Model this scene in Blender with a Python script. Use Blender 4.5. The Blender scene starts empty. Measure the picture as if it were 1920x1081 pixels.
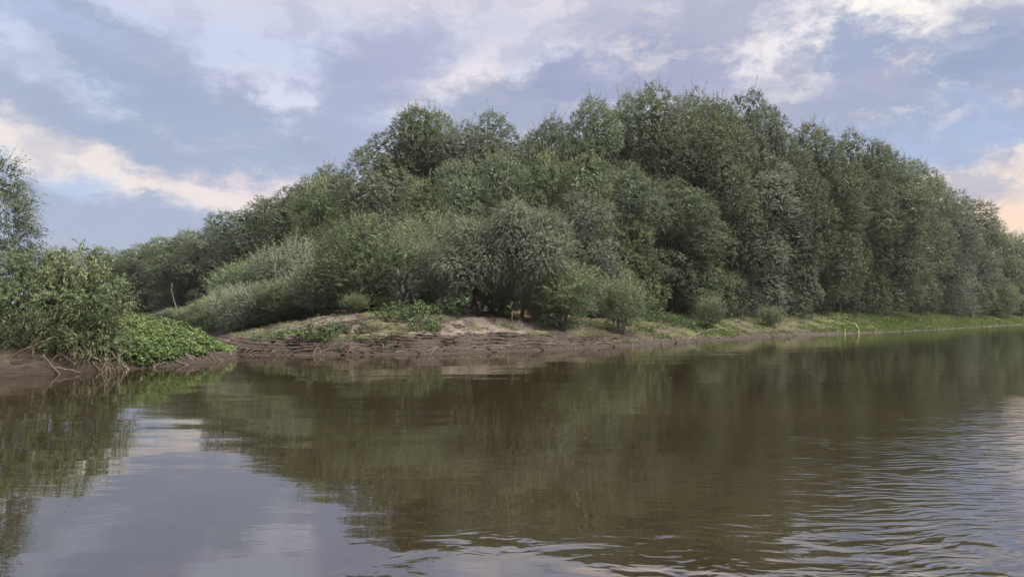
import bpy, math
import numpy as np

# ---------------------------------------------------------------- camera, world, sun, exposure
scene = bpy.context.scene
COL = scene.collection
F_PX, W_PX, H_PX = 1371.0, 1920.0, 1081.0      # focal length of the photograph in its own pixels
CAM_H = 1.5
PITCH = math.atan(47.5 / F_PX)
cam_data = bpy.data.cameras.new('camera')
cam = bpy.data.objects.new('camera', cam_data)
COL.objects.link(cam)
cam.location = (0, 0, CAM_H)
cam.rotation_euler = (math.radians(90) + PITCH, 0, 0)
cam_data.sensor_width = 36.0
cam_data.lens = 36.0 * F_PX / W_PX
cam_data.clip_start = 0.1
cam_data.clip_end = 3000
scene.camera = cam

vs = scene.view_settings
vs.view_transform = 'Standard'
vs.look = 'None'
vs.exposure = 1.62
vs.gamma = 1.0
vs.use_curve_mapping = False
scene.cycles.use_denoising = True
scene.cycles.max_bounces = 6
scene.cycles.diffuse_bounces = 1
scene.cycles.glossy_bounces = 3
scene.cycles.transmission_bounces = 4
scene.cycles.caustics_reflective = False
scene.cycles.caustics_refractive = False

SUN_EL, SUN_AZ = math.radians(56), math.radians(98)     # azimuth from +Y towards +X
sun_data = bpy.data.lights.new('sun', 'SUN')
sun_data.energy = 3.5
sun_data.angle = math.radians(40)
sun_data.color = (1.0, 0.91, 0.80)
sun = bpy.data.objects.new('sun', sun_data)
COL.objects.link(sun)
sun.rotation_euler = (math.radians(90) - SUN_EL, 0, math.pi - SUN_AZ)
sun.location = (60, 40, 60)


def lin(r, g, b):
    def c(v):
        v /= 255.0
        return v / 12.92 if v <= 0.04045 else ((v + 0.055) / 1.055) ** 2.4
    return (c(r), c(g), c(b), 1.0)


def ray(px, py):
    u = (np.asarray(px, float) - W_PX / 2) / F_PX
    v = (H_PX / 2 - np.asarray(py, float)) / F_PX
    cp, sp = math.cos(PITCH), math.sin(PITCH)
    return u, cp - v * sp, sp + v * cp


class Nodes:
    def __init__(self, tree):
        self.t = tree
        self.n = tree.nodes
        self.l = tree.links

    def new(self, kind, **kw):
        n = self.n.new(kind)
        for k, v in kw.items():
            setattr(n, k, v)
        return n

    def put(self, sock, val):
        if isinstance(val, bpy.types.NodeSocket):
            self.l.new(val, sock)
        elif val is not None:
            sock.default_value = val

    def math(self, op, a, b=None, c=None, clamp=False):
        n = self.new('ShaderNodeMath', operation=op, use_clamp=clamp)
        self.put(n.inputs[0], a)
        self.put(n.inputs[1], b)
        self.put(n.inputs[2], c)
        return n.outputs[0]

    def vmath(self, op, a, b=None, scale=None):
        n = self.new('ShaderNodeVectorMath', operation=op)
        self.put(n.inputs[0], a)
        self.put(n.inputs[1], b)
        if scale is not None:
            self.put(n.inputs['Scale'], scale)
        return n.outputs['Value'] if op in ('LENGTH', 'DOT_PRODUCT', 'DISTANCE') else n.outputs['Vector']

    def noise(self, vec, scale, detail=4, rough=0.55, dist=0.0, color=False):
        n = self.new('ShaderNodeTexNoise')
        self.put(n.inputs['Vector'], vec)
        n.inputs['Scale'].default_value = scale
        n.inputs['Detail'].default_value = detail
        n.inputs['Roughness'].default_value = rough
        n.inputs['Distortion'].default_value = dist
        return n.outputs['Color'] if color else n.outputs['Fac']

    def mapping(self, vec, loc=(0, 0, 0), rot=(0, 0, 0), scale=(1, 1, 1), kind='POINT'):
        n = self.new('ShaderNodeMapping', vector_type=kind)
        self.put(n.inputs['Vector'], vec)
        n.inputs['Location'].default_value = loc
        n.inputs['Rotation'].default_value = rot
        n.inputs['Scale'].default_value = scale
        return n.outputs[0]

    def ramp01(self, val, lo, hi, smooth=True):
        n = self.new('ShaderNodeMapRange', interpolation_type='SMOOTHSTEP' if smooth else 'LINEAR')
        n.clamp = True
        self.put(n.inputs['Value'], val)
        self.put(n.inputs['From Min'], lo)
        self.put(n.inputs['From Max'], hi)
        return n.outputs['Result']

    def mix(self, fac, a, b):
        n = self.new('ShaderNodeMix', data_type='RGBA')
        self.put(n.inputs[0], fac)
        self.put(n.inputs[6], a)
        self.put(n.inputs[7], b)
        return n.outputs[2]

    def sep(self, vec):
        n = self.new('ShaderNodeSeparateXYZ')
        self.put(n.inputs[0], vec)
        return n.outputs

    def comb(self, x, y, z):
        n = self.new('ShaderNodeCombineXYZ')
        for i, v in enumerate((x, y, z)):
            self.put(n.inputs[i], v)
        return n.outputs[0]


def build_world():
    w = bpy.data.worlds.new('World')
    scene.world = w
    w.use_nodes = True
    w.node_tree.nodes.clear()
    N = Nodes(w.node_tree)
    out = N.new('ShaderNodeOutputWorld')
    sky = N.new('ShaderNodeTexSky', sky_type='NISHITA')
    sky.sun_disc = False
    sky.sun_elevation = SUN_EL
    sky.sun_rotation = SUN_AZ
    sky.air_density = 1.0
    sky.dust_density = 2.0
    bg_sky = N.new('ShaderNodeBackground')
    bg_sky.inputs['Strength'].default_value = 0.08
    N.l.new(sky.outputs[0], bg_sky.inputs['Color'])
    tc = N.new('ShaderNodeTexCoord')
    d = N.vmath('NORMALIZE', tc.outputs['Generated'])
    dx, dy, dz = N.sep(d)
    az = N.math('ARCTAN2', dx, dy)
    el = N.math('ARCSINE', dz)
    ae = N.comb(az, el, 0.0)                            # direction of the sky in radians
    # cloud sheet seen in perspective, for streaks and for everything beyond the main clouds
    zc = N.math('MAXIMUM', N.math('ADD', dz, 0.16), 0.06)
    sheet = N.comb(N.math('DIVIDE', dx, zc), N.math('DIVIDE', dy, zc), 0.3)
    wn = N.noise(N.mapping(ae, scale=(1.0, 1.7, 1)), 5.5, 6, 0.6, color=True)
    warp = N.vmath('SCALE', N.vmath('SUBTRACT', wn, (0.5, 0.5, 0.5)), scale=0.10)
    warp = N.vmath('MULTIPLY', warp, (1.0, 0.55, 0.0))
    wn2 = N.noise(N.mapping(ae, scale=(1.0, 1.5, 1)), 21, 5, 0.62, color=True)
    warp2 = N.vmath('SCALE', N.vmath('SUBTRACT', wn2, (0.5, 0.5, 0.5)), scale=0.07)
    warp2 = N.vmath('MULTIPLY', warp2, (1.0, 0.6, 0.0))
    aw = N.vmath('ADD', N.vmath('ADD', ae, warp), warp2)
    rag = N.noise(N.mapping(ae, scale=(1.0, 1.8, 1)), 16, 8, 0.66)
    rag = N.math('MULTIPLY', N.math('SUBTRACT', rag, .5), 2.3)

    # high veil, from lavender blue over the left to pale warm white towards the sun
    veil_lr = N.mix(N.ramp01(az, -0.45, 0.62), lin(194, 202, 224), lin(222, 215, 219))
    veil = N.mix(N.ramp01(el, 0.02, 0.30), N.mix(N.ramp01(az, -0.1, 0.62), lin(168, 184, 214), lin(232, 208, 192)), veil_lr)
    zen = N.mix(N.ramp01(N.noise(sheet, 1.1, 5, 0.6), 0.38, 0.66), lin(196, 186, 188), lin(236, 218, 208))
    col = N.mix(N.ramp01(el, 0.33, 0.48), veil, zen)

    def blob(cx, cy, rx, ry, rot, soft):
        u, f, z = ray(cx, cy)
        a0 = math.atan2(u, f)
        e0 = math.atan2(z, math.hypot(u, f))
        k = 1 / F_PX
        v = N.vmath('SUBTRACT', aw, (a0, e0, 0))
        v = N.mapping(v, rot=(0, 0, math.radians(rot)))
        v = N.vmath('MULTIPLY', v, (1 / (rx * k), 1 / (ry * k), 0))
        return N.ramp01(N.math('ADD', N.vmath('LENGTH', v), rag), 1.0 + soft * .85, 1.0 - soft * .85)

    dark_l, dark_m, dark_r = lin(153, 166, 191), lin(155, 163, 184), lin(152, 163, 185)
    slate = lin(160, 170, 194)
    cream, pink, white = lin(232, 221, 214), lin(234, 223, 224), lin(250, 242, 231)
    peach = lin(242, 212, 188)
    # x, y, rx, ry, turn, softness, colour, strength; later entries lie over earlier ones
    clouds = [
        (250, 300, 400, 62, 17, .55, cream, .95), (60, 235, 150, 50, 17, .6, cream, .8),
        (470, 345, 170, 40, 10, .6, lin(232, 214, 214), .9), (560, 300, 130, 30, 24, .6, cream, .7),
        (560, 215, 130, 60, 20, .8, lin(214, 216, 232), .7),
        (880, 130, 130, 34, -32, .6, pink, .7), (1215, 100, 80, 80, 10, .6, lin(244, 230, 224), .9),
        (1500, 60, 200, 80, -10, .7, lin(236, 230, 230), .9), (1690, 24, 200, 44, 5, .6, white, .85),
        (1530, 105, 60, 50, 30, .6, white, .85), (1760, 110, 60, 50, -20, .6, white, .8),
        (1420, 120, 120, 60, -20, .7, lin(228, 222, 226), .8),
        (100, 440, 700, 74, 5, .28, slate, .95),
        (215, 95, 210, 50, 22, .5, dark_l, .95), (310, 128, 90, 34, 12, .6, lin(170, 174, 200), .8),
        (60, 30, 120, 24, 12, .7, lin(172, 186, 216), .7),
        (100, 200, 230, 40, 20, .6, dark_l, .85), (260, 262, 200, 34, 18, .6, dark_l, .85),
        (420, 240, 220, 55, 20, .5, dark_l, .95), (520, 285, 170, 44, 14, .55, slate, .9),
        (605, 255, 60, 44, 20, .6, dark_m, .85),
        (730, 110, 130, 60, -22, .7, lin(164, 168, 194), .9), (665, 215, 70, 100, -8, .6, lin(162, 169, 197), .9),
        (980, 205, 190, 60, -6, .5, dark_m, .95), (1110, 150, 120, 54, -4, .45, lin(150, 156, 185), .95),
        (1140, 42, 95, 48, 0, .7, lin(172, 174, 194), .85), (960, 70, 60, 40, 0, .8, lin(180, 184, 205), .5),
        (1320, 45, 150, 60, -8, .6, lin(164, 167, 188), .95), (1290, 140, 110, 70, 20, .5, lin(156, 160, 186), .95),
        (1470, 190, 170, 50, -4, .6, lin(174, 174, 193), .85),
        (1600, 82, 95, 46, 8, .5, lin(146, 158, 186), .95), (1640, 165, 120, 50, -12, .6, lin(156, 164, 190), .9),
        (1830, 70, 100, 60, -20, .6, lin(152, 161, 186), .9), (1890, 130, 120, 76, -6, .5, lin(142, 155, 183), .95),
        (1760, 255, 420, 62, -6, .35, lin(156, 172, 204), .95), (1560, 225, 160, 45, 0, .6, dark_m, .85),
        (1840, 338, 240, 18, -3, .6, lin(236, 216, 200), .8), (1830, 378, 200, 14, -3, .7, lin(192, 186, 192), .8),
        (1900, 425, 240, 50, 0, .7, peach, .95),
    ]
    for cx, cy, rx, ry, rot, soft, c, s in clouds:
        m = N.math('MULTIPLY', blob(cx, cy, rx, ry, rot, soft), s)
        col = N.mix(m, col, c)
    # fine wisps
    wisps = N.noise(N.mapping(N.vmath('ADD', ae, warp), rot=(0, 0, 0.35), scale=(6, 26, 1)), 1.6, 6, 0.62)
    col = N.mix(N.math('MULTIPLY', N.ramp01(wisps, 0.50, 0.78), 0.20), col, lin(226, 221, 228))
    puffs = N.noise(N.mapping(N.vmath('ADD', ae, warp2), scale=(1, 1.5, 1)), 15, 6, 0.6)
    col = N.mix(N.math('MULTIPLY', N.ramp01(puffs, 0.46, 0.64), N.math('MULTIPLY_ADD', N.ramp01(az, .0, .4), .30, .42)), col, lin(163, 166, 187))
    lights = N.noise(N.mapping(N.vmath('ADD', ae, warp2), loc=(3, 1, 0), scale=(1, 1.5, 1)), 13, 7, 0.64)
    col = N.mix(N.math('MULTIPLY', N.math('MULTIPLY', N.ramp01(lights, 0.52, 0.66), N.ramp01(az, -.15, .35)), N.math('MULTIPLY', N.ramp01(el, .16, .26), .38)), col, lin(243, 233, 228))
    bg_cl = N.new('ShaderNodeBackground')
    N.put(bg_cl.inputs['Color'], col)
    N.put(bg_cl.inputs['Strength'], N.math('MULTIPLY_ADD', N.ramp01(el, .30, 1.3), 1.0, .362))   # an overcast sky brightens towards the zenith
    ms = N.new('ShaderNodeMixShader')
    ms.inputs[0].default_value = 0.94                    # nearly closed cloud cover over the clear sky
    N.l.new(bg_sky.outputs[0], ms.inputs[1])
    N.l.new(bg_cl.outputs[0], ms.inputs[2])
    N.l.new(ms.outputs[0], out.inputs['Surface'])


build_world()

# ---------------------------------------------------------------- helpers
rng = np.random.default_rng(7)


def hash2(ix, iy, seed):
    h = (ix.astype(np.int64) * 374761393 + iy.astype(np.int64) * 668265263 + seed * 2147483647) & 0xffffffff
    h = ((h ^ (h >> 13)) * 1274126177) & 0xffffffff
    return ((h ^ (h >> 16)) & 0xffff) / 65535.0


def vnoise(x, y, seed=0):
    ix, iy = np.floor(x), np.floor(y)
    fx, fy = x - ix, y - iy
    fx, fy = fx * fx * (3 - 2 * fx), fy * fy * (3 - 2 * fy)
    a, b = hash2(ix, iy, seed), hash2(ix + 1, iy, seed)
    c, d = hash2(ix, iy + 1, seed), hash2(ix + 1, iy + 1, seed)
    return (a * (1 - fx) + b * fx) * (1 - fy) + (c * (1 - fx) + d * fx) * fy


def fbm(x, y, seed=0, oct=4, gain=0.5):
    s, a, t = 0.0, 1.0, 0.0
    for i in range(oct):
        s = s + a * vnoise(x * 2 ** i, y * 2 ** i, seed + i * 17)
        t += a
        a *= gain
    return s / t


def smooth(x, a, b):
    t = np.clip((x - a) / (b - a), 0, 1)
    return t * t * (3 - 2 * t)


def unit(v):
    return v / np.maximum(np.linalg.norm(v, axis=-1, keepdims=True), 1e-9)


def mesh_np(name, verts, faces, mat, attrs=None, smooth_shade=False):
    """faces: (n,k) int array; attrs: {name: per-vertex floats}"""
    me = bpy.data.meshes.new(name)
    nv, (nf, k) = len(verts), faces.shape
    me.vertices.add(nv)
    me.vertices.foreach_set('co', np.ascontiguousarray(verts, np.float32).ravel())
    me.loops.add(nf * k)
    me.loops.foreach_set('vertex_index', np.ascontiguousarray(faces, np.int32).ravel())
    me.polygons.add(nf)
    me.polygons.foreach_set('loop_start', np.arange(0, nf * k, k, dtype=np.int32))
    me.polygons.foreach_set('loop_total', np.full(nf, k, dtype=np.int32))
    me.polygons.foreach_set('use_smooth', np.full(nf, smooth_shade, dtype=bool))
    for an, av in (attrs or {}).items():
        at = me.attributes.new(an, 'FLOAT', 'POINT')
        at.data.foreach_set('value', np.ascontiguousarray(av, np.float32))
    me.update(calc_edges=True)
    me.materials.append(mat)
    return me


def link(name, me, parent=None, **props):
    o = bpy.data.objects.new(name, me)
    COL.objects.link(o)
    if parent is not None:
        o.parent = parent
    for k, v in props.items():
        o[k] = v
    return o


def thing(name, label, cat, loc, rot=0.0, scale=(1, 1, 1), group=None):
    o = bpy.data.objects.new(name, None)
    o.empty_display_size = 0.3
    COL.objects.link(o)
    o.location = loc
    o.rotation_euler = (0, 0, rot)
    o.scale = scale
    o['label'], o['category'] = label, cat
    if group:
        o['group'] = group
    return o


# ---------------------------------------------------------------- materials
def principled(name):
    m = bpy.data.materials.new(name)
    m.use_nodes = True
    m.node_tree.nodes.clear()
    N = Nodes(m.node_tree)
    out = N.new('ShaderNodeOutputMaterial')
    b = N.new('ShaderNodeBsdfPrincipled')
    N.l.new(b.outputs[0], out.inputs['Surface'])
    return m, N, b, out


def leaf_material(name, c_dark, c_mid, c_light, transl=0.16, rough=0.55, spec=0.25):
    m, N, b, out = principled(name)
    at = N.new('ShaderNodeAttribute', attribute_name='tint')
    oi = N.new('ShaderNodeObjectInfo')
    t = at.outputs['Fac']
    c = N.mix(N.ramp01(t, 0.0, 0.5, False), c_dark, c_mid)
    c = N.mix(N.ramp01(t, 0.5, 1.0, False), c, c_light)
    hs = N.new('ShaderNodeHueSaturation')
    N.put(hs.inputs['Color'], c)
    N.put(hs.inputs['Hue'], N.math('MULTIPLY_ADD', oi.outputs['Random'], 0.026, 0.487))
    N.put(hs.inputs['Saturation'], N.math('MULTIPLY_ADD', oi.outputs['Random'], -0.26, 1.08))
    rv = N.math('FRACT', N.math('MULTIPLY', oi.outputs['Random'], 7.31))
    N.put(hs.inputs['Value'], N.math('MULTIPLY_ADD', rv, 0.36, 0.86))
    N.put(b.inputs['Base Color'], hs.outputs[0])
    b.inputs['Roughness'].default_value = rough
    b.inputs['Specular IOR Level'].default_value = spec
    tr = N.new('ShaderNodeBsdfTranslucent')
    N.put(tr.inputs['Color'], hs.outputs[0])
    ms = N.new('ShaderNodeMixShader')
    ms.inputs[0].default_value = transl
    N.l.new(b.outputs[0], ms.inputs[1])
    N.l.new(tr.outputs[0], ms.inputs[2])
    N.l.new(ms.outputs[0], out.inputs['Surface'])
    return m


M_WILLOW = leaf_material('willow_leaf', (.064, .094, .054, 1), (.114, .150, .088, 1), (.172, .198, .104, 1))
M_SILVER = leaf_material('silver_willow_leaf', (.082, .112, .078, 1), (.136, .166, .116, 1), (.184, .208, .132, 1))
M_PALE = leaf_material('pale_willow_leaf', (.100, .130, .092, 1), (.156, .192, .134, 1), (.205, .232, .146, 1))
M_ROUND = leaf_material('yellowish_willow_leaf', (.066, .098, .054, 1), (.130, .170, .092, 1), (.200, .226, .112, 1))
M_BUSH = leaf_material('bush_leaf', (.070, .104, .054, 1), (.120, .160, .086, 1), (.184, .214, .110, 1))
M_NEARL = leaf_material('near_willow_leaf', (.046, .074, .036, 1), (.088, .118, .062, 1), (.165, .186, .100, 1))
M_VINE = leaf_material('vine_leaf', (.040, .074, .022, 1), (.080, .130, .034, 1), (.150, .195, .056, 1), transl=.25)
M_WEED = leaf_material('weed_leaf', (.030, .066, .024, 1), (.052, .105, .034, 1), (.085, .140, .042, 1))
M_GRASS = leaf_material('grass_blade', (.060, .090, .026, 1), (.105, .150, .034, 1), (.160, .195, .050, 1))


def wood_material(name, c1, c2, scale=9):
    m, N, b, out = principled(name)
    tc = N.new('ShaderNodeTexCoord')
    n = N.noise(N.mapping(tc.outputs['Object'], scale=(1, 1, .25)), scale, 5, .65)
    N.put(b.inputs['Base Color'], N.mix(N.ramp01(n, .35, .68), c1, c2))
    b.inputs['Roughness'].default_value = .85
    bp = N.new('ShaderNodeBump')
    bp.inputs['Strength'].default_value = .6
    bp.inputs['Distance'].default_value = .03
    N.put(bp.inputs['Height'], n)
    N.l.new(bp.outputs[0], b.inputs['Normal'])
    return m


M_BARK = wood_material('willow_bark', (.045, .036, .028, 1), (.115, .095, .075, 1))
M_DEAD = wood_material('bleached_wood', (.078, .066, .053, 1), (.150, .130, .106, 1), 14)
M_STUMP = wood_material('reddish_bark', (.034, .019, .014, 1), (.080, .048, .036, 1), 7)
M_REED = wood_material('dry_stalk', (.26, .22, .10, 1), (.40, .34, .17, 1), 14)
M_TWIG = wood_material('brown_twig', (.080, .060, .045, 1), (.170, .130, .100, 1), 14)


def ground_material():
    m, N, b, out = principled('river_mud')
    tc = N.new('ShaderNodeTexCoord')
    P = tc.outputs['Object']
    A = lambda s: N.new('ShaderNodeAttribute', attribute_name=s).outputs['Fac']
    n1 = N.noise(P, 1.3, 6, .6)
    n2 = N.noise(N.mapping(P, scale=(1, 1, 5)), 4.0, 6, .65)
    n3 = N.noise(P, 17, 4, .6)
    mud = N.mix(N.ramp01(n2, .3, .7), (.021, .0170, .0142, 1), (.060, .050, .042, 1))
    lay = N.noise(N.mapping(P, scale=(.25, .25, 11)), 1.0, 3, .6)
    mud = N.mix(N.math('MULTIPLY', N.ramp01(lay, .50, .62), .7), mud, (.074, .060, .049, 1))  # bands by height: sediment layers, also undercut shade put into the mud colour
    mud = N.mix(N.math('MULTIPLY', N.ramp01(n1, .45, .7), .5), mud, (.056, .042, .033, 1))
    sand = N.mix(N.ramp01(n2, .3, .7), (.105, .093, .080, 1), (.190, .170, .149, 1))
    sand = N.mix(N.ramp01(n3, .45, .75), sand, (.110, .090, .076, 1))
    c = N.mix(A('sand'), mud, sand)
    red = N.mix(N.ramp01(n3, .3, .7), (.070, .040, .030, 1), (.150, .092, .068, 1))
    c = N.mix(A('litter'), c, red)
    gr = N.mix(N.ramp01(n3, .3, .7), (.050, .062, .022, 1), (.100, .120, .040, 1))
    c = N.mix(A('green'), c, gr)
    wet = A('wet')
    c = N.mix(N.math('MULTIPLY', wet, .7), c, (.020, .015, .012, 1))
    N.put(b.inputs['Base Color'], c)
    b.inputs['Specular IOR Level'].default_value = .2
    N.put(b.inputs['Roughness'], N.math('MULTIPLY_ADD', wet, -.25, .92))
    h = N.math('ADD', N.math('MULTIPLY', n2, .7), N.math('MULTIPLY', n3, .3))
    bp = N.new('ShaderNodeBump')
    bp.inputs['Strength'].default_value = .9
    bp.inputs['Distance'].default_value = .16
    N.put(bp.inputs['Height'], h)
    N.l.new(bp.outputs[0], b.inputs['Normal'])
    return m


M_GROUND = ground_material()


def water_material():
    m, N, b, out = principled('river_water')
    geo = N.new('ShaderNodeNewGeometry')
    P = geo.outputs['Position']
    px, py, _ = N.sep(P)
    murk = N.noise(N.mapping(P, scale=(.10, .25, 1)), 1.0, 4, .6)
    N.put(b.inputs['Base Color'], N.mix(N.ramp01(murk, .35, .65), (.014, .0110, .006, 1), (.019, .0150, .008, 1)))
    b.inputs['Roughness'].default_value = .0
    b.inputs['IOR'].default_value = 3.2
    b.inputs['Specular IOR Level'].default_value = .5
    # gentle swell everywhere, wind ripples in patches (the wind reaches the open water on the right and the water by the boat)
    swell = N.noise(N.mapping(P, rot=(0, 0, .12), scale=(.28, .85, 1)), 1.0, 2, .45)
    fine = N.noise(N.mapping(P, rot=(0, 0, -.1), scale=(1.6, 4.5, 1)), 1.0, 3, .55)
    # crested ripples, running in from the right
    d1 = N.noise(P, .7, 3, .5)
    rp = N.noise(N.mapping(N.vmath('ADD', P, N.vmath('SCALE', N.comb(d1, d1, 0), scale=.8)), rot=(0, 0, .16), scale=(2.8, 12.0, 1)), 1.0, 1.5, .45)
    cw = N.vmath('SCALE', N.noise(P, 1.6, 2, .5, color=True), scale=.55)
    ch = N.noise(N.mapping(N.vmath('ADD', P, cw), rot=(0, 0, -.75), scale=(3.4, 7.0, 1)), 1.0, 2, .5)
    gust = N.noise(N.mapping(P, scale=(.9, 1.3, 1)), 1.0, 2, .5)
    patch = N.noise(N.mapping(P, scale=(.35, .5, 1)), 1.0, 3, .5)
    east = N.ramp01(N.math('SUBTRACT', px, N.math('MULTIPLY', py, .16)), -.6, 2.6)
    nearby = N.ramp01(py, 17.0, 6.5)
    m_r = N.math('MULTIPLY', N.math('MULTIPLY', east, nearby), N.ramp01(patch, .15, .52))
    close = N.math('MULTIPLY', N.ramp01(py, 5.6, 3.9), N.ramp01(px, -1.6, .2))
    m_c = N.math('MULTIPLY', close, N.ramp01(gust, .38, .62))
    h = N.math('MULTIPLY', swell, .012)
    h = N.math('MULTIPLY_ADD', fine, .0016, h)
    h = N.math('MULTIPLY_ADD', N.math('MULTIPLY', rp, m_r), .0085, h)
    h = N.math('MULTIPLY_ADD', N.math('MULTIPLY', ch, m_c), .034, h)
    bp = N.new('ShaderNodeBump')
    bp.inputs['Strength'].default_value = 1.0
    bp.inputs['Distance'].default_value = 1.0
    N.put(bp.inputs['Height'], h)
    N.l.new(bp.outputs[0], b.inputs['Normal'])
    return m


M_WATER = water_material()

# ---------------------------------------------------------------- terrain
def shore_points(pp):
    p = np.array(pp, float)
    u, f, z = ray(p[:, 0], p[:, 1])
    t = -CAM_H / z
    return np.stack([u * t, f * t], 1)


def densify(p, step=0.25):
    out = []
    for a, b in zip(p[:-1], p[1:]):
        n = max(2, int(np.linalg.norm(b - a) / step))
        out.append(a + (b - a) * np.linspace(0, 1, n, endpoint=False)[:, None])
    out.append(p[-1:])
    return np.concatenate(out)


FAR_PX = [(-900, 600.5), (-500, 601.5), (-300, 602), (-50, 604), (100, 607.5), (200, 612), (280, 621), (340, 631), (380, 643), (410, 656),
          (440, 663), (480, 665.5), (540, 666.5), (600, 666), (700, 665), (780, 664), (860, 662.5), (930, 660), (1000, 657), (1060, 654.5),
          (1130, 651), (1200, 648), (1270, 643), (1330, 638.5), (1400, 634), (1460, 631), (1520, 628), (1600, 625), (1680, 621.5),
          (1760, 617.5), (1830, 613), (1900, 609), (1980, 605.5), (2080, 603), (2250, 601), (2500, 600), (3000, 599.5)]
far_poly = shore_points(FAR_PX)
far_dense = densify(far_poly, .3)
far_az = np.arctan2(far_dense[:, 0], far_dense[:, 1])
far_r = np.hypot(far_dense[:, 0], far_dense[:, 1])
o_ = np.argsort(far_az)
far_az, far_r, far_dense = far_az[o_], far_r[o_], far_dense[o_]
far_u = 960 + F_PX * np.tan(far_az)                 # bearing of each shore point, in photograph pixels

NEAR_FRONT = [(-700, 800), (-300, 745), (-100, 717), (0, 706), (80, 702.5), (160, 698), (235, 692), (300, 688), (360, 682.5), (410, 677), (440, 672.5), (449, 669.5)]
NEAR_BACK = [(446, 667.5), (420, 665.5), (380, 663), (320, 661), (200, 660), (0, 661), (-300, 664), (-700, 670)]
near_poly = shore_points(NEAR_FRONT + NEAR_BACK)
near_dense = densify(near_poly, .1)
nf_dense = densify(shore_points(NEAR_FRONT), .1)
nb_dense = densify(shore_points(NEAR_BACK), .1)


def nearest(px, py, pts):
    d = np.empty(len(px))
    idx = np.empty(len(px), int)
    for s in range(0, len(px), 20000):
        q = (px[s:s + 20000, None] - pts[None, :, 0]) ** 2 + (py[s:s + 20000, None] - pts[None, :, 1]) ** 2
        i = q.argmin(1)
        idx[s:s + 20000] = i
        best = np.sqrt(q[np.arange(len(i)), i])
        P = np.stack([px[s:s + 20000], py[s:s + 20000]], 1)
        for k in (-1, 0):                                # the two pieces of shoreline that meet at the nearest point
            a = pts[np.clip(i + k, 0, len(pts) - 1)]
            b = pts[np.clip(i + k + 1, 0, len(pts) - 1)]
            ab = b - a
            t = np.clip(((P - a) * ab).sum(1) / np.maximum((ab ** 2).sum(1), 1e-12), 0, 1)
            best = np.minimum(best, np.linalg.norm(P - a - ab * t[:, None], axis=1))
        d[s:s + 20000] = best
    return d, idx


def terrace(z, step, sharp, ph, frac=False):
    k = z / step + ph
    i = np.floor(k)
    f = k - i
    if frac:                       # how far a ledge juts out (+) or is undercut (-)
        return np.where(f > .5, 1 - (f - .5) * 2, -(f * 2)) * smooth(np.abs(f - .5), .0, .10)
    return (i + smooth(f, .5 - sharp, .5 + sharp) - ph) * step


def far_height(x, y, ledge=False):
    x, y = np.asarray(x, float), np.asarray(y, float)
    d, idx = nearest(x, y, far_dense)
    az = np.arctan2(x, y)
    inside = np.hypot(x, y) >= np.interp(az, far_az, far_r) - 1e-6
    s = np.where(inside, d, -d)
    u = 960 + F_PX * np.tan(np.clip(az, -1.45, 1.45))
    wob = (fbm(x * .5, y * .5, 3) - .5) * 1.1 + (fbm(x * 1.7, y * 1.7, 5) - .5) * .5
    sd = s + wob * smooth(s, .15, 1.5)
    zl = np.interp(sd, [-3, -.4, 0, .25, .9, 1.6, 2.7, 3.4, 4.6, 6.0, 9, 16, 60], [-1.2, -.22, 0, .14, .42, .62, .76, 1.02, 1.20, 1.48, 1.75, 1.9, 2.3])
    zr = np.interp(sd, [-3, -.4, 0, .15, .5, 1.3, 3.0, 5.0, 7.0, 10, 16, 60], [-1.2, -.2, 0, .09, .17, .42, .95, 1.5, 1.75, 1.85, 2.0, 2.3])
    w = smooth(u, 1080, 1300)
    z = zl * (1 - w) + zr * w
    bump = (fbm(u * .012, s * 2.2, 11, 4, .55) - .5)
    zt = terrace(z + bump * .12,   .10, .16, fbm(u * .010, s * .3, 21) * 3.2)
    k = np.clip(1 - w * .75, 0, 1) * smooth(s, .02, .25) * (1 - smooth(s, 5, 8))
    if ledge:
        jut = terrace(z + bump * .12, .10, .16, fbm(u * .010, s * .3, 21) * 3.2, True) * k * .75 * smooth(fbm(u * .025, s * 1.2, 23), .34, .62)
    z = z * (1 - k) + zt * k
    z = z + bump * .10 * smooth(s, .1, .8) + (fbm(x * 5, y * 5, 31, 3) - .5) * .05 * smooth(s, -.1, .3) + (fbm(x * 2.6, y * 2.6, 33, 3) - .5) * .26 * smooth(s, 1.8, 2.6) * (1 - w)
    return (z, s, u, jut) if ledge else (z, s, u)


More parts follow.
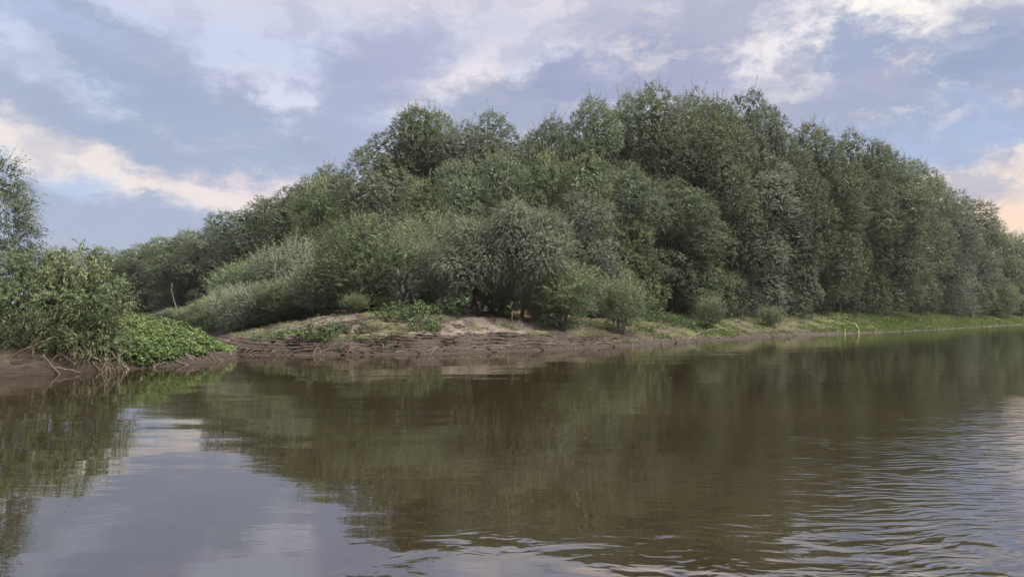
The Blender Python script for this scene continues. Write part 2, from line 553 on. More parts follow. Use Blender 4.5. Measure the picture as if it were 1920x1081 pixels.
def near_height(x, y):
    x, y = np.asarray(x, float), np.asarray(y, float)
    df, i1 = nearest(x, y, nf_dense)
    db, i2 = nearest(x, y, nb_dense)
    r = np.hypot(x, y)
    az = np.arctan2(x, y)
    fa = np.arctan2(nf_dense[:, 0], nf_dense[:, 1]); fr = np.hypot(nf_dense[:, 0], nf_dense[:, 1])
    ba = np.arctan2(nb_dense[:, 0], nb_dense[:, 1]); br = np.hypot(nb_dense[:, 0], nb_dense[:, 1])
    o = np.argsort(ba)
    r0 = np.interp(az, fa, fr)
    r1 = np.interp(az, ba[o], br[o])
    inside = (r >= r0 - 1e-6) & (r <= r1 + 1e-6) & (az <= fa[-1])
    s = np.where(inside, np.minimum(df, db), -np.minimum(df, db))
    wob = (fbm(x * 1.1, y * 1.1, 43) - .5) * .5
    sd = s + wob * smooth(s, .1, .5)
    z = np.interp(sd, [-2, -.3, 0, .12, .35, .8, 1.4, 2.2, 3.5, 8], [-1, -.18, 0, .16, .27, .46, .70, .92, 1.05, 1.2])
    bump = fbm(x * 3, y * 3, 47, 4, .55) - .5
    zt = terrace(z + bump * .08, .10, .2, fbm(x * .5, y * .5, 49) * 2)
    k = .9 * smooth(s, .02, .15) * (1 - smooth(s, .8, 1.4))
    z = z * (1 - k) + zt * k + bump * .13 * smooth(s, .05, .5) + (fbm(x * 5, y * 5, 53, 4, .6) - .5) * .16 * smooth(s, -.02, .35)
    return z, s


def grid_faces(nc, nr):
    i = np.arange(nc * nr).reshape(nc, nr)
    return np.stack([i[:-1, :-1], i[1:, :-1], i[1:, 1:], i[:-1, 1:]], -1).reshape(-1, 4)


def build_far_bank():
    cols = np.concatenate([np.linspace(-880, -100, 60), np.linspace(-90, 380, 120), np.linspace(383, 1500, 460), np.linspace(1503, 1990, 220), np.linspace(2000, 2950, 70)])
    az = np.arctan((cols - 960) / F_PX)
    r0 = np.interp(az, far_az, far_r)
    off = np.concatenate([[-3, -1.5, -.6, -.3, -.12], np.arange(0, 3.0, .045), np.arange(3.0, 5.0, .09), np.geomspace(5.1, 14, 30), [18, 25, 40, 70, 120, 220, 400, 800]])
    R = r0[:, None] + off[None, :] * (1 + .006 * np.maximum(r0 - 30, 0))[:, None]
    X, Y = np.sin(az)[:, None] * R, np.cos(az)[:, None] * R
    x, y = X.ravel(), Y.ravel()
    z, s, u, jut = far_height(x, y, True)
    rr = np.hypot(x, y)
    V = np.stack([x - x / rr * jut * .13, y - y / rr * jut * .13, z], 1)
    nz = fbm(x * .7, y * .7, 61)
    nf = fbm(x * 2.1, y * 2.1, 63)
    right = smooth(u, 1120, 1280)
    sandband = smooth(s + (nz - .5) * 2.5, 1.9, 2.5) * (1 - smooth(s + (nz - .5) * 3, 4.2, 5.4)) * smooth(nf, .38, .56)
    ulim = smooth(u, 470, 560) * (1 - smooth(u, 1040, 1170))
    ledge = np.exp(-((s - 2.35 + (nz - .5) * .8) / .28) ** 2) * smooth(u, 640, 760) * (1 - smooth(u, 1040, 1120))
    sand = np.clip(sandband * ulim * .70 + ledge, 0, 1)
    litter = smooth(s, 4.0, 5.6) * np.clip(.8 * smooth(nf, .3, .6) + .25, 0, 1) * (smooth(u, 880, 960) * .9)
    litter = litter * (1 - .0 * right)
    far_r_green = smooth(u, 1500, 1660)
    green = right * smooth(s, .7 - .4 * far_r_green, 1.3 - .6 * far_r_green) * (1 - smooth(s, 5.5 + 2 * far_r_green, 7.5 + 2.5 * far_r_green)) * np.clip(smooth(nf, .38, .6) * .8 + far_r_green, 0, 1)
    green = np.clip(green + (1 - right) * smooth(nz, .52, .68) * smooth(s, 1.0, 1.5) * .55, 0, 1) * (1 - ledge)
    left = 1 - smooth(u, 420, 560)
    green = np.clip(np.maximum(green, left * smooth(s, 1.6, 2.6) * .7), 0, 1)
    litter = np.where(s > 8, np.maximum(litter, .85), litter)
    wet = 1 - smooth(s + (nf - .5) * .3, .10, .45)
    me = mesh_np('riverbank', V, grid_faces(len(cols), len(off)), M_GROUND,
                 {'sand': sand, 'litter': litter, 'green': green, 'wet': wet}, True)
    link('riverbank', me, kind='structure')


def build_near_bank():
    cols = np.concatenate([np.linspace(-690, -80, 40), np.linspace(-75, 447, 250)])
    az = np.arctan((cols - 960) / F_PX)
    fa = np.arctan2(nf_dense[:, 0], nf_dense[:, 1]); fr = np.hypot(nf_dense[:, 0], nf_dense[:, 1])
    ba = np.arctan2(nb_dense[:, 0], nb_dense[:, 1]); br = np.hypot(nb_dense[:, 0], nb_dense[:, 1])
    o = np.argsort(ba)
    r0, r1 = np.interp(az, fa, fr), np.interp(az, ba[o], br[o])
    t = np.concatenate([np.linspace(0, 1, 90) ** 1.5])
    R = r0[:, None] + (r1 - r0)[:, None] * t[None, :]
    R = np.concatenate([r0[:, None] - np.array([[1.2, .3, .08]]), R, r1[:, None] + np.array([[.1, .4, 1.2]])], 1)
    X, Y = np.sin(az)[:, None] * R, np.cos(az)[:, None] * R
    x, y = X.ravel(), Y.ravel()
    z, s = near_height(x, y)
    nf = fbm(x * 2.1, y * 2.1, 73)
    wet = 1 - smooth(s + (nf - .5) * .2, .06, .28)
    me = mesh_np('near_bank', np.stack([x, y, z], 1), grid_faces(len(cols), R.shape[1]), M_GROUND,
                 {'sand': .12 * smooth(nf, .4, .7), 'litter': .12 * smooth(s, .2, .7), 'green': .45 * smooth(s, .6, 1.2) * smooth(nf, .3, .6), 'wet': wet}, True)
    link('near_bank', me, kind='structure')


build_far_bank()
build_near_bank()

# river surface and the bed of the river beneath it
wv = np.array([(-900, -300, 0), (900, -300, 0), (900, 900, 0), (-900, 900, 0)], float)
link('river', mesh_np('river', wv, np.array([[0, 1, 2, 3]]), M_WATER), kind='structure')
bv = wv.copy(); bv[:, 2] = -1.6; bv[:, :2] *= 1.6
mb = mesh_np('riverbed', bv, np.array([[0, 1, 2, 3]]), M_GROUND)
link('riverbed', mb, kind='structure')


def ground_z(x, y, near=False):
    a = np.atleast_1d(np.asarray(x, float)), np.atleast_1d(np.asarray(y, float))
    return (near_height(*a)[0] if near else far_height(*a)[0])


def spot(px, Y, near=False):
    u, f, z = ray(px, 588)
    x = float(u / f * Y)
    return x, Y, float(ground_z(x, Y, near)[0])


def spot_on_ground(px, py, near=False):
    """march along the line of sight of the photograph until it meets the bank"""
    u, f, z = ray(px, py)
    t = np.linspace(14, 130, 4000)
    x, y, zz = u * t, f * t, CAM_H + z * t
    h = ground_z(x, y, near)
    k = np.argmax(zz <= h)
    if k == 0:
        k = np.argmin(np.abs(zz - h))
    return float(x[k]), float(y[k]), float(h[k])


# ---------------------------------------------------------------- foliage
def leaves_mesh(P, D, Nn, L, Wd, shape='willow'):
    """P base, D direction, Nn normal, L length, Wd width -> verts, quads (4 verts a leaf)"""
    S = unit(np.cross(D, Nn))
    Nn = np.cross(S, D)
    L, Wd = L[:, None], Wd[:, None]
    mid = P + D * L * .42
    tip = P + D * L - Nn * L * .12
    if shape == 'broad':
        mid = P + D * L * .38 + Nn * L * .06
    a = mid + S * Wd * .5 + Nn * Wd * .15
    b = mid - S * Wd * .5 + Nn * Wd * .15
    V = np.stack([P, b, tip, a], 1).reshape(-1, 3)
    Fq = np.arange(len(P) * 4).reshape(-1, 4)
    return V, Fq


def sprays(R, root, axis, length, droop, m, leaf, width, tint, spread=.75, out_n=None):
    """twigs with leaves on both sides; returns leaf arrays"""
    n = len(root)
    t = (np.arange(m) + .6) / m
    t = np.clip(t[None, :] + R.uniform(-.05, .05, (n, m)), 0, 1)
    pos = root[:, None] + axis[:, None] * (length[:, None] * t)[..., None]
    pos[..., 2] -= (droop * length)[:, None] * t ** 2
    tan = axis[:, None] + np.zeros((1, m, 1))
    tan = tan.copy()
    tan[..., 2] -= 2 * droop[:, None] * t
    tan = unit(tan)
    side = unit(np.cross(tan, R.normal(size=(n, 1, 3)) + np.array([0, 0, .01])))
    alt = np.where(np.arange(m) % 2 == 0, 1.0, -1.0)[None, :, None]
    dirs = unit(tan * .9 + side * alt * spread + R.normal(size=(n, m, 3)) * .28 + np.array([0, 0, -.22]))
    nb = R.normal(size=(n, m, 3)) * .40 + np.array([0, 0, .5])
    if out_n is not None:
        nb = nb + out_n[:, None] * 1.1
    nb = nb - dirs * (nb * dirs).sum(-1, keepdims=True)
    nb = unit(nb)
    L = leaf * R.uniform(.7, 1.25, (n, m)) * (1 - .35 * t)
    Wd = width * R.uniform(.8, 1.2, (n, m))
    tn = np.clip(tint[:, None] + R.normal(size=(n, m)) * .10 + .22 * (t - .4), 0, 1)
    return pos.reshape(-1, 3), dirs.reshape(-1, 3), nb.reshape(-1, 3), L.ravel(), Wd.ravel(), tn.ravel()


def crown_mesh(name, R, lobes, mat, dens=16, m=11, leaf=.22, width=.05, ls=(.35, .85), droop=(.3, .9), up=.35,
               low_cut=-.85, top_light_tint=.25, core=True, cull=.72, spread=.75, floor=None, nb=0, br=(.34, .48), shoots=0):
    big = lobes
    par = None
    if nb:
        lobes, par = boughs(R, lobes, nb, br)
    C = np.array([l[0] for l in lobes]); Rr = np.array([l[1] for l in lobes])
    ps, ax, ln, dr, tn, on = [], [], [], [], [], []
    zmin, zmax = (C[:, 2] - Rr[:, 2]).min(), (C[:, 2] + Rr[:, 2]).max()
    for i in range(len(C)):
        r = Rr[i]
        area = 4 * math.pi * ((r[0] * r[1]) ** 1.6 / 3 + (r[0] * r[2]) ** 1.6 / 3 + (r[1] * r[2]) ** 1.6 / 3) ** (1 / 1.6)
        n = int(area * dens)
        d = unit(R.normal(size=(n, 3)))
        d = d[d[:, 2] > low_cut]
        if par is not None:
            d = d[d @ par[i] > -.35]
        p = C[i] + r * d * R.uniform(.72, 1.0, (len(d), 1))
        q = ((p[:, None] - C[None]) / (Rr[None] * cull))
        inside = ((q ** 2).sum(-1) < 1)
        inside[:, i] = False
        keep = ~inside.any(1)
        if floor is not None:
            keep &= p[:, 2] > floor
        p, d = p[keep], d[keep]
        nn = unit(d / r)
        pz = np.clip(par[i][2], 0, 1) if par is not None else None
        lt = R.uniform(.18, .55)
        a = unit(nn * .9 + np.array([0, 0, up]) + R.normal(size=p.shape) * .32)
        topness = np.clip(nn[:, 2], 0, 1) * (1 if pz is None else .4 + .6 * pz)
        L = R.uniform(*ls, len(p)) * (1 + .35 * topness ** 3)
        D = R.uniform(*droop, len(p)) * (1 - .65 * topness ** 2)
        ps.append(p); ax.append(a); ln.append(L); dr.append(D); on.append(unit(nn * .6 + par[i] * .7) if par is not None else nn)
        tn.append(np.clip(lt + R.normal(size=len(p)) * .12 + top_light_tint * topness * ((p[:, 2] - zmin) / (zmax - zmin)), 0, 1))  # upward-facing leaves paler: young growth plus top light put into the colour
    ps, ax, ln, dr, tn, on = map(np.concatenate, (ps, ax, ln, dr, tn, on))
    P, D, Nn, L, Wd, T = sprays(R, ps, ax, ln, dr, m, leaf, width, tn, spread, on)
    if shoots:                                           # young shoots standing out of the upper crown
        BC = np.array([l[0] for l in big]); BR = np.array([l[1] for l in big])
        wt = np.clip((BC[:, 2] + BR[:, 2] - zmin) / (zmax - zmin), .05, 1) ** 3
        k = R.choice(len(BC), shoots, p=wt / wt.sum())
        sd = unit(R.normal(size=(shoots, 3)) * np.array([.75, .75, .3]) + np.array([0, 0, .9]))
        sp = BC[k] + BR[k] * sd * .95
        sa = unit(sd * .5 + np.array([0, 0, .8]) + R.normal(size=(shoots, 3)) * .2)
        sl = (zmax - zmin) * R.uniform(.035, .085, shoots) + .15
        q = sprays(R, sp, sa, sl, R.uniform(0, .15, shoots), 22, leaf, width, np.clip(R.normal(.55, .1, shoots), 0, 1), .6)
        P, D, Nn, L, Wd, T = [np.concatenate([a, b]) for a, b in zip((P, D, Nn, L, Wd, T), q)]
    if core:
        if nb:
            C = np.array([l[0] for l in big]); Rr = np.array([l[1] for l in big])
        nc = int(sum(r[0] * r[1] * r[2] for r in Rr) * 26)
        w = Rr.prod(1) / Rr.prod(1).sum()
        k = R.choice(len(C), nc, p=w)
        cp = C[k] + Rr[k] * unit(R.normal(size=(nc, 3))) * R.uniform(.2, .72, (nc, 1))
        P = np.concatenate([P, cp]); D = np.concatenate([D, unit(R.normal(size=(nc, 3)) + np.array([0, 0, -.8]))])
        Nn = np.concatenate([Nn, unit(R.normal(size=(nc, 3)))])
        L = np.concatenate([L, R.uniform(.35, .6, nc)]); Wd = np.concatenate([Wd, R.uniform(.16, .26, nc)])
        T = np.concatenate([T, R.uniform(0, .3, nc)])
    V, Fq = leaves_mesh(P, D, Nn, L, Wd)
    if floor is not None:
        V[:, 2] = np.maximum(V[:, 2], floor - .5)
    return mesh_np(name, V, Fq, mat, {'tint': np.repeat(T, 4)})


def boughs(R, lobes, nb=10, br=(.34, .48), zs=.9):
    """every big lobe carries a shell of smaller leafy boughs"""
    out, par = [], []
    for c, r in lobes:
        n = max(4, int(nb * R.uniform(.85, 1.15)))
        i = np.arange(n) + .5
        z = 1 - 1.8 * i / n
        a = i * 2.39996 + R.uniform(0, 6.28)
        d = np.stack([np.sqrt(1 - z * z) * np.cos(a), np.sqrt(1 - z * z) * np.sin(a), z], 1)
        d = unit(d + R.normal(size=d.shape) * .18)
        for q in d:
            k = R.uniform(*br)
            b = c + r * q * R.uniform(.70, .98)
            if any(((b - c2) / (r2 * .72) @ ((b - c2) / (r2 * .72))) < 1 for c2, r2 in lobes if c2 is not c):
                continue
            rb = np.array([r[0], r[1], r[2] * zs]) * k
            out.append((b, rb))
            par.append(q)
    return out, np.array(par)


def tube(path, radii, k=6):
    path, radii = np.asarray(path, float), np.asarray(radii, float)
    tan = unit(np.gradient(path, axis=0))
    ref = np.array([.31, .17, .93]) if abs(tan[:, 2]).mean() < .8 else np.array([.93, .2, .1])
    a = unit(np.cross(tan, ref))
    b = np.cross(tan, a)
    th = np.arange(k) * 2 * math.pi / k
    ring = path[:, None] + radii[:, None, None] * (np.cos(th)[None, :, None] * a[:, None] + np.sin(th)[None, :, None] * b[:, None])
    n = len(path)
    i = np.arange(n * k).reshape(n, k)
    j = np.roll(i, -1, 1)
    Fq = np.stack([i[:-1], j[:-1], j[1:], i[1:]], -1).reshape(-1, 4)
    V = np.concatenate([ring.reshape(-1, 3), path[-1:] + tan[-1:] * radii[-1]])
    cap = np.stack([i[-1], j[-1], np.full(k, n * k), np.full(k, n * k)], -1)
    return V, Fq, cap[:, :3]


class Tubes:
    def __init__(self):
        self.v, self.q, self.t, self.n = [], [], [], 0

    def add(self, path, radii, k=6):
        v, q, t = tube(path, radii, k)
        self.v.append(v); self.q.append(q + self.n); self.t.append(t + self.n)
        self.n += len(v)

    def mesh(self, name, mat):
        me = bpy.data.meshes.new(name)
        me.from_pydata(np.concatenate(self.v).tolist(), [], np.concatenate(self.q).tolist() + np.concatenate(self.t).tolist())
        me.polygons.foreach_set('use_smooth', np.full(len(me.polygons), True))
        me.materials.append(mat)
        return me


def bez(a, b, c, n=8):
    t = np.linspace(0, 1, n)[:, None]
    return (1 - t) ** 2 * np.asarray(a) + 2 * t * (1 - t) * np.asarray(b) + t ** 2 * np.asarray(c)


def wobble(R, path, amp):
    p = np.asarray(path, float).copy()
    k = np.linspace(0, 1, len(p))[:, None]
    p[1:-1] += R.normal(size=(len(p) - 2, 3)) * amp
    return p


def limbs_mesh(name, R, H, targets, r0, stems=1, mat=None, spread=.4, split=(.12, .45)):
    T = Tubes()
    tops = []
    for s in range(stems):
        ang = R.uniform(0, 6.28)
        lean = np.array([math.cos(ang), math.sin(ang), 0]) * spread * (0 if stems == 1 else 1)
        base = np.array([lean[0] * .35, lean[1] * .35, -.35])
        top = np.array([lean[0] * 2.2, lean[1] * 2.2, H * .86])
        path = wobble(R, bez(base, base + (0, 0, H * .45), top, 12), .02 * H / 6)
        rr = np.linspace(1, .18, 12) * r0 / math.sqrt(stems) ** .7
        rr[0] *= 1.6; rr[1] *= 1.1
        T.add(path, rr, 7)
        tops.append(path)
    for c in targets:
        path = tops[R.integers(len(tops))]
        k = int(R.uniform(*split) * 11)
        k = min(k, max(1, int(np.searchsorted(path[:, 2], c[2] * .75)) - 1))
        a = path[k]
        b = (a + c) / 2 + np.array([0, 0, abs(c[2] - a[2]) * .15])
        T.add(wobble(R, bez(a, b, c, 7), .03 * H / 8), np.linspace(.42, .10, 7) * r0, 5)
    return T.mesh(name, mat or M_BARK)


def column_lobes(R, H, W, n, base=.08, vs=1.2):
    """an oval willow crown: one dome on top, rings of domes hanging below it"""
    lob = []
    r = W * R.uniform(.23, .27)
    tx, ty = R.uniform(-.35, .35, 2)
    lob.append((np.array([tx, ty, H - r * vs * 1.25]), np.array([r, r, r * vs])))
    p = r * .55                                          # the leader that makes the top pointed
    lob.append((np.array([tx + R.uniform(-.2, .2), ty + R.uniform(-.2, .2), H - p * 1.3]), np.array([p, p, p * 1.5])))
    a0 = R.uniform(0, 6.28)
    levels = [(.78, 3, .80), (.63, 3, .98), (.46, 3, 1.0), (.29, 3, .92), (.12, 3, .74)]
    for h, k, f in levels:
        if h < base:
            continue
        a0 += 1.1
        for q in range(k):
            r = W * R.uniform(.19, .27)
            a = a0 + q * 6.283 / k + R.uniform(-.5, .5)
            rad = max(.1, W / 2 * f - r * .8) * R.uniform(.95, 1.4)
            cz = (h + R.uniform(-.05, .05)) * H
            v = r * vs * R.uniform(.95, 1.35)
            lob.append((np.array([rad * math.cos(a), rad * math.sin(a), max(cz, v * .5 + base * H * .4)]), np.array([r, r * R.uniform(.9, 1.1), v])))
    return lob


def dome_lobes(R, H, W, n, base=.25, rk=(.17, .25), span=1.25):
    lob = []
    for i in range(n):
        t = (i + .5) / n
        zz = 1 - t * span
        a = i * 2.39996 + R.uniform(-.4, .4)
        s = math.sqrt(max(0, 1 - zz * zz))
        r = W * R.uniform(*rk) * (R.uniform(.7, 1.35) if span > 1.3 else 1)
        ch = H * (base + (1 - base) * .52)
        c = np.array([(W / 2 - r * .9) * s * math.cos(a), (W / 2 - r * .9) * s * math.sin(a), ch + (H - ch - r * .95) * zz])
        if span > 1.3:
            c = c + R.normal(size=3) * np.array([.09, .09, .05]) * W
        lob.append((c, np.array([r, r, r * R.uniform(.95, 1.3)])))
    lob.append((np.array([0, 0, H * (base + (1 - base) * .45)]), np.array([W * .34, W * .34, H * (1 - base) * .36])))
    return lob


def round_lobes(R, H, W, n):
    r = W * .34
    lob = [(np.array([0, 0, H - r * 1.15]), np.array([r, r, r * 1.2]))]
    for h, k, f in ((.46, 3, .80), (.26, 4, .95), (.06, 4, .85)):
        a0 = R.uniform(0, 6.28)
        for q in range(k):
            q_r = W * R.uniform(.18, .25)
            a = a0 + q * 6.283 / k + R.uniform(-.3, .3)
            rad = (W / 2 * f - q_r * .7) * R.uniform(.95, 1.3)
            lob.append((np.array([rad * math.cos(a), rad * math.sin(a), max(q_r * .6, (h + R.uniform(-.05, .05)) * H)]), np.array([q_r, q_r, q_r * R.uniform(1.0, 1.4)])))
    return lob


PROTO = {}


def make_proto(key, H, W, lobes, mat, crown_kw, trunk_kw, seed):
    R = np.random.default_rng(seed)
    cm = crown_mesh('crown', R, lobes, mat, **crown_kw)
    tg = [l[0] for l in lobes][:trunk_kw.pop('limbs', 12)]
    tm = limbs_mesh('trunk', R, H, tg, **trunk_kw)
    co = np.empty(len(cm.vertices) * 3, np.float32)
    cm.vertices.foreach_get('co', co)
    co = co.reshape(-1, 3)
    PROTO[key] = (float(np.percentile(co[:, 2], 99.7)), float(2 * np.percentile(np.abs(co[:, :2]), 97.5)), tm, cm)   # true height and width


for k, (seed, H, W, n) in enumerate([(101, 14, 6.0, 12), (102, 14, 5.6, 11), (103, 14.5, 6.6, 13), (104, 13, 5.8, 11), (105, 14, 6.2, 12)]):
    R = np.random.default_rng(seed)
    make_proto('tall%d' % k, H, W, column_lobes(R, H, W, n, base=.02), M_WILLOW if k != 3 else M_SILVER,
               dict(dens=23, m=10, leaf=.158, width=.042, ls=(.18, .5), droop=(.05, .55), up=.5, cull=.86, nb=26, br=(.22, .36), top_light_tint=.38, shoots=26),
               dict(r0=.20, stems=2 if k % 2 else 3, limbs=14, spread=.5), seed + 50)
R = np.random.default_rng(161)
make_proto('tall5', 14, 6.0, column_lobes(R, 14, 6.0, 14, base=.25), M_WILLOW,
           dict(dens=23, m=10, leaf=.158, width=.042, ls=(.18, .5), droop=(.05, .55), up=.5, cull=.86, nb=26, br=(.22, .36), top_light_tint=.38, shoots=26),
           dict(r0=.24, stems=4, limbs=14, spread=.6), 261)
for k, (seed, H, W, n) in enumerate([(121, 9, 5.2, 15), (122, 9, 4.8, 13), (123, 8.5, 5.6, 17)]):
    R = np.random.default_rng(seed)
    make_proto('round%d' % k, H, W, round_lobes(R, H, W, n), M_ROUND if k else M_SILVER,
               dict(top_light_tint=.5, dens=24, m=10, leaf=.155, width=.040, ls=(.18, .45), droop=(.05, .5), up=.55, cull=.86, nb=24, br=(.22, .36), shoots=20),
               dict(r0=.16, stems=2, limbs=10, spread=.4), seed + 50)
for k, (seed, H, W, n) in enumerate([(131, 5, 3.0, 16), (132, 5.4, 2.8, 16)]):
    R = np.random.default_rng(seed)
    make_proto('weep%d' % k, H, W, dome_lobes(R, H, W, n, base=.02, rk=(.19, .26), span=1.5), M_PALE,
               dict(dens=84, m=13, leaf=.115, width=.027, ls=(.3, .85), droop=(.4, 1.15), up=.8, spread=.5, low_cut=-.7, top_light_tint=.4, shoots=40),
               dict(r0=.10, stems=1, limbs=10, spread=.2, split=(.3, .8)), seed + 50)
for k, (seed, H, W, n, mat) in enumerate([(141, 4.2, 4.0, 20, M_BUSH), (142, 3.6, 3.4, 16, M_PALE), (143, 4.0, 3.0, 16, M_BUSH)]):
    R = np.random.default_rng(seed)
    make_proto('bush%d' % k, H, W, dome_lobes(R, H, W, n, base=-.12, rk=(.16, .24), span=1.65), mat,
               dict(dens=40, m=11, leaf=.115, width=.031, ls=(.25, .95), droop=(.0, .5), up=1.1, low_cut=-.9, top_light_tint=.4, shoots=46),
               dict(r0=.05, stems=6, limbs=14, spread=.35), seed + 50)
for k, (seed, H, W, n, mat) in enumerate([(151, 2.1, 1.7, 10, M_ROUND), (152, 2.0, 1.6, 9, M_BUSH)]):
    R = np.random.default_rng(seed)
    make_proto('shrub%d' % k, H, W, dome_lobes(R, H, W, n, base=-.05, rk=(.17, .25), span=1.6), mat,
               dict(dens=42, m=12, leaf=.13, width=.026, ls=(.4, 1.1), droop=(-.1, .25), up=1.9, low_cut=-.8, top_light_tint=.35, spread=.5, shoots=30),
               dict(r0=.03, stems=7, limbs=8, spread=.3), seed + 50)

NAME = {'tall': 'willow_tree', 'round': 'willow_tree', 'weep': 'weeping_willow', 'bush': 'willow_bush', 'shrub': 'willow_shrub'}
CAT = {'tall': 'tree', 'round': 'tree', 'weep': 'tree', 'bush': 'bush', 'shrub': 'shrub'}


def plant(px, top, wpx, Y, key, label, group, rot=None, depth=1.0):
    H, W, tm, cm = PROTO[key]
    kind = key.rstrip('0123456789')
    x, y, z = spot(px, Y)
    need = 1.6 if kind in ('shrub', 'bush', 'weep') else 5.6
    while far_height([x], [y])[1][0] < need and Y < 150:
        Y += .5
        x, y, z = spot(px, Y)
    u, f, dz = ray(px, top)
    ztop = CAM_H + dz / f * Y
    sx = (wpx * {'tall': 1.36, 'round': 1.22, 'bush': 1.30, 'weep': 1.12, 'shrub': 1.15}[kind] / F_PX * Y) / W
    sz = max(.25, (ztop - z) / H)
    R = np.random.default_rng(int(px * 7 + top * 3 + Y))
    o = thing(NAME[kind], label, CAT[kind], (x, y, z), R.uniform(0, 6.28) if rot is None else rot, (sx, sx * depth, sz), group)
    link('trunk', tm, o)
    link('crown', cm, o)
    return o


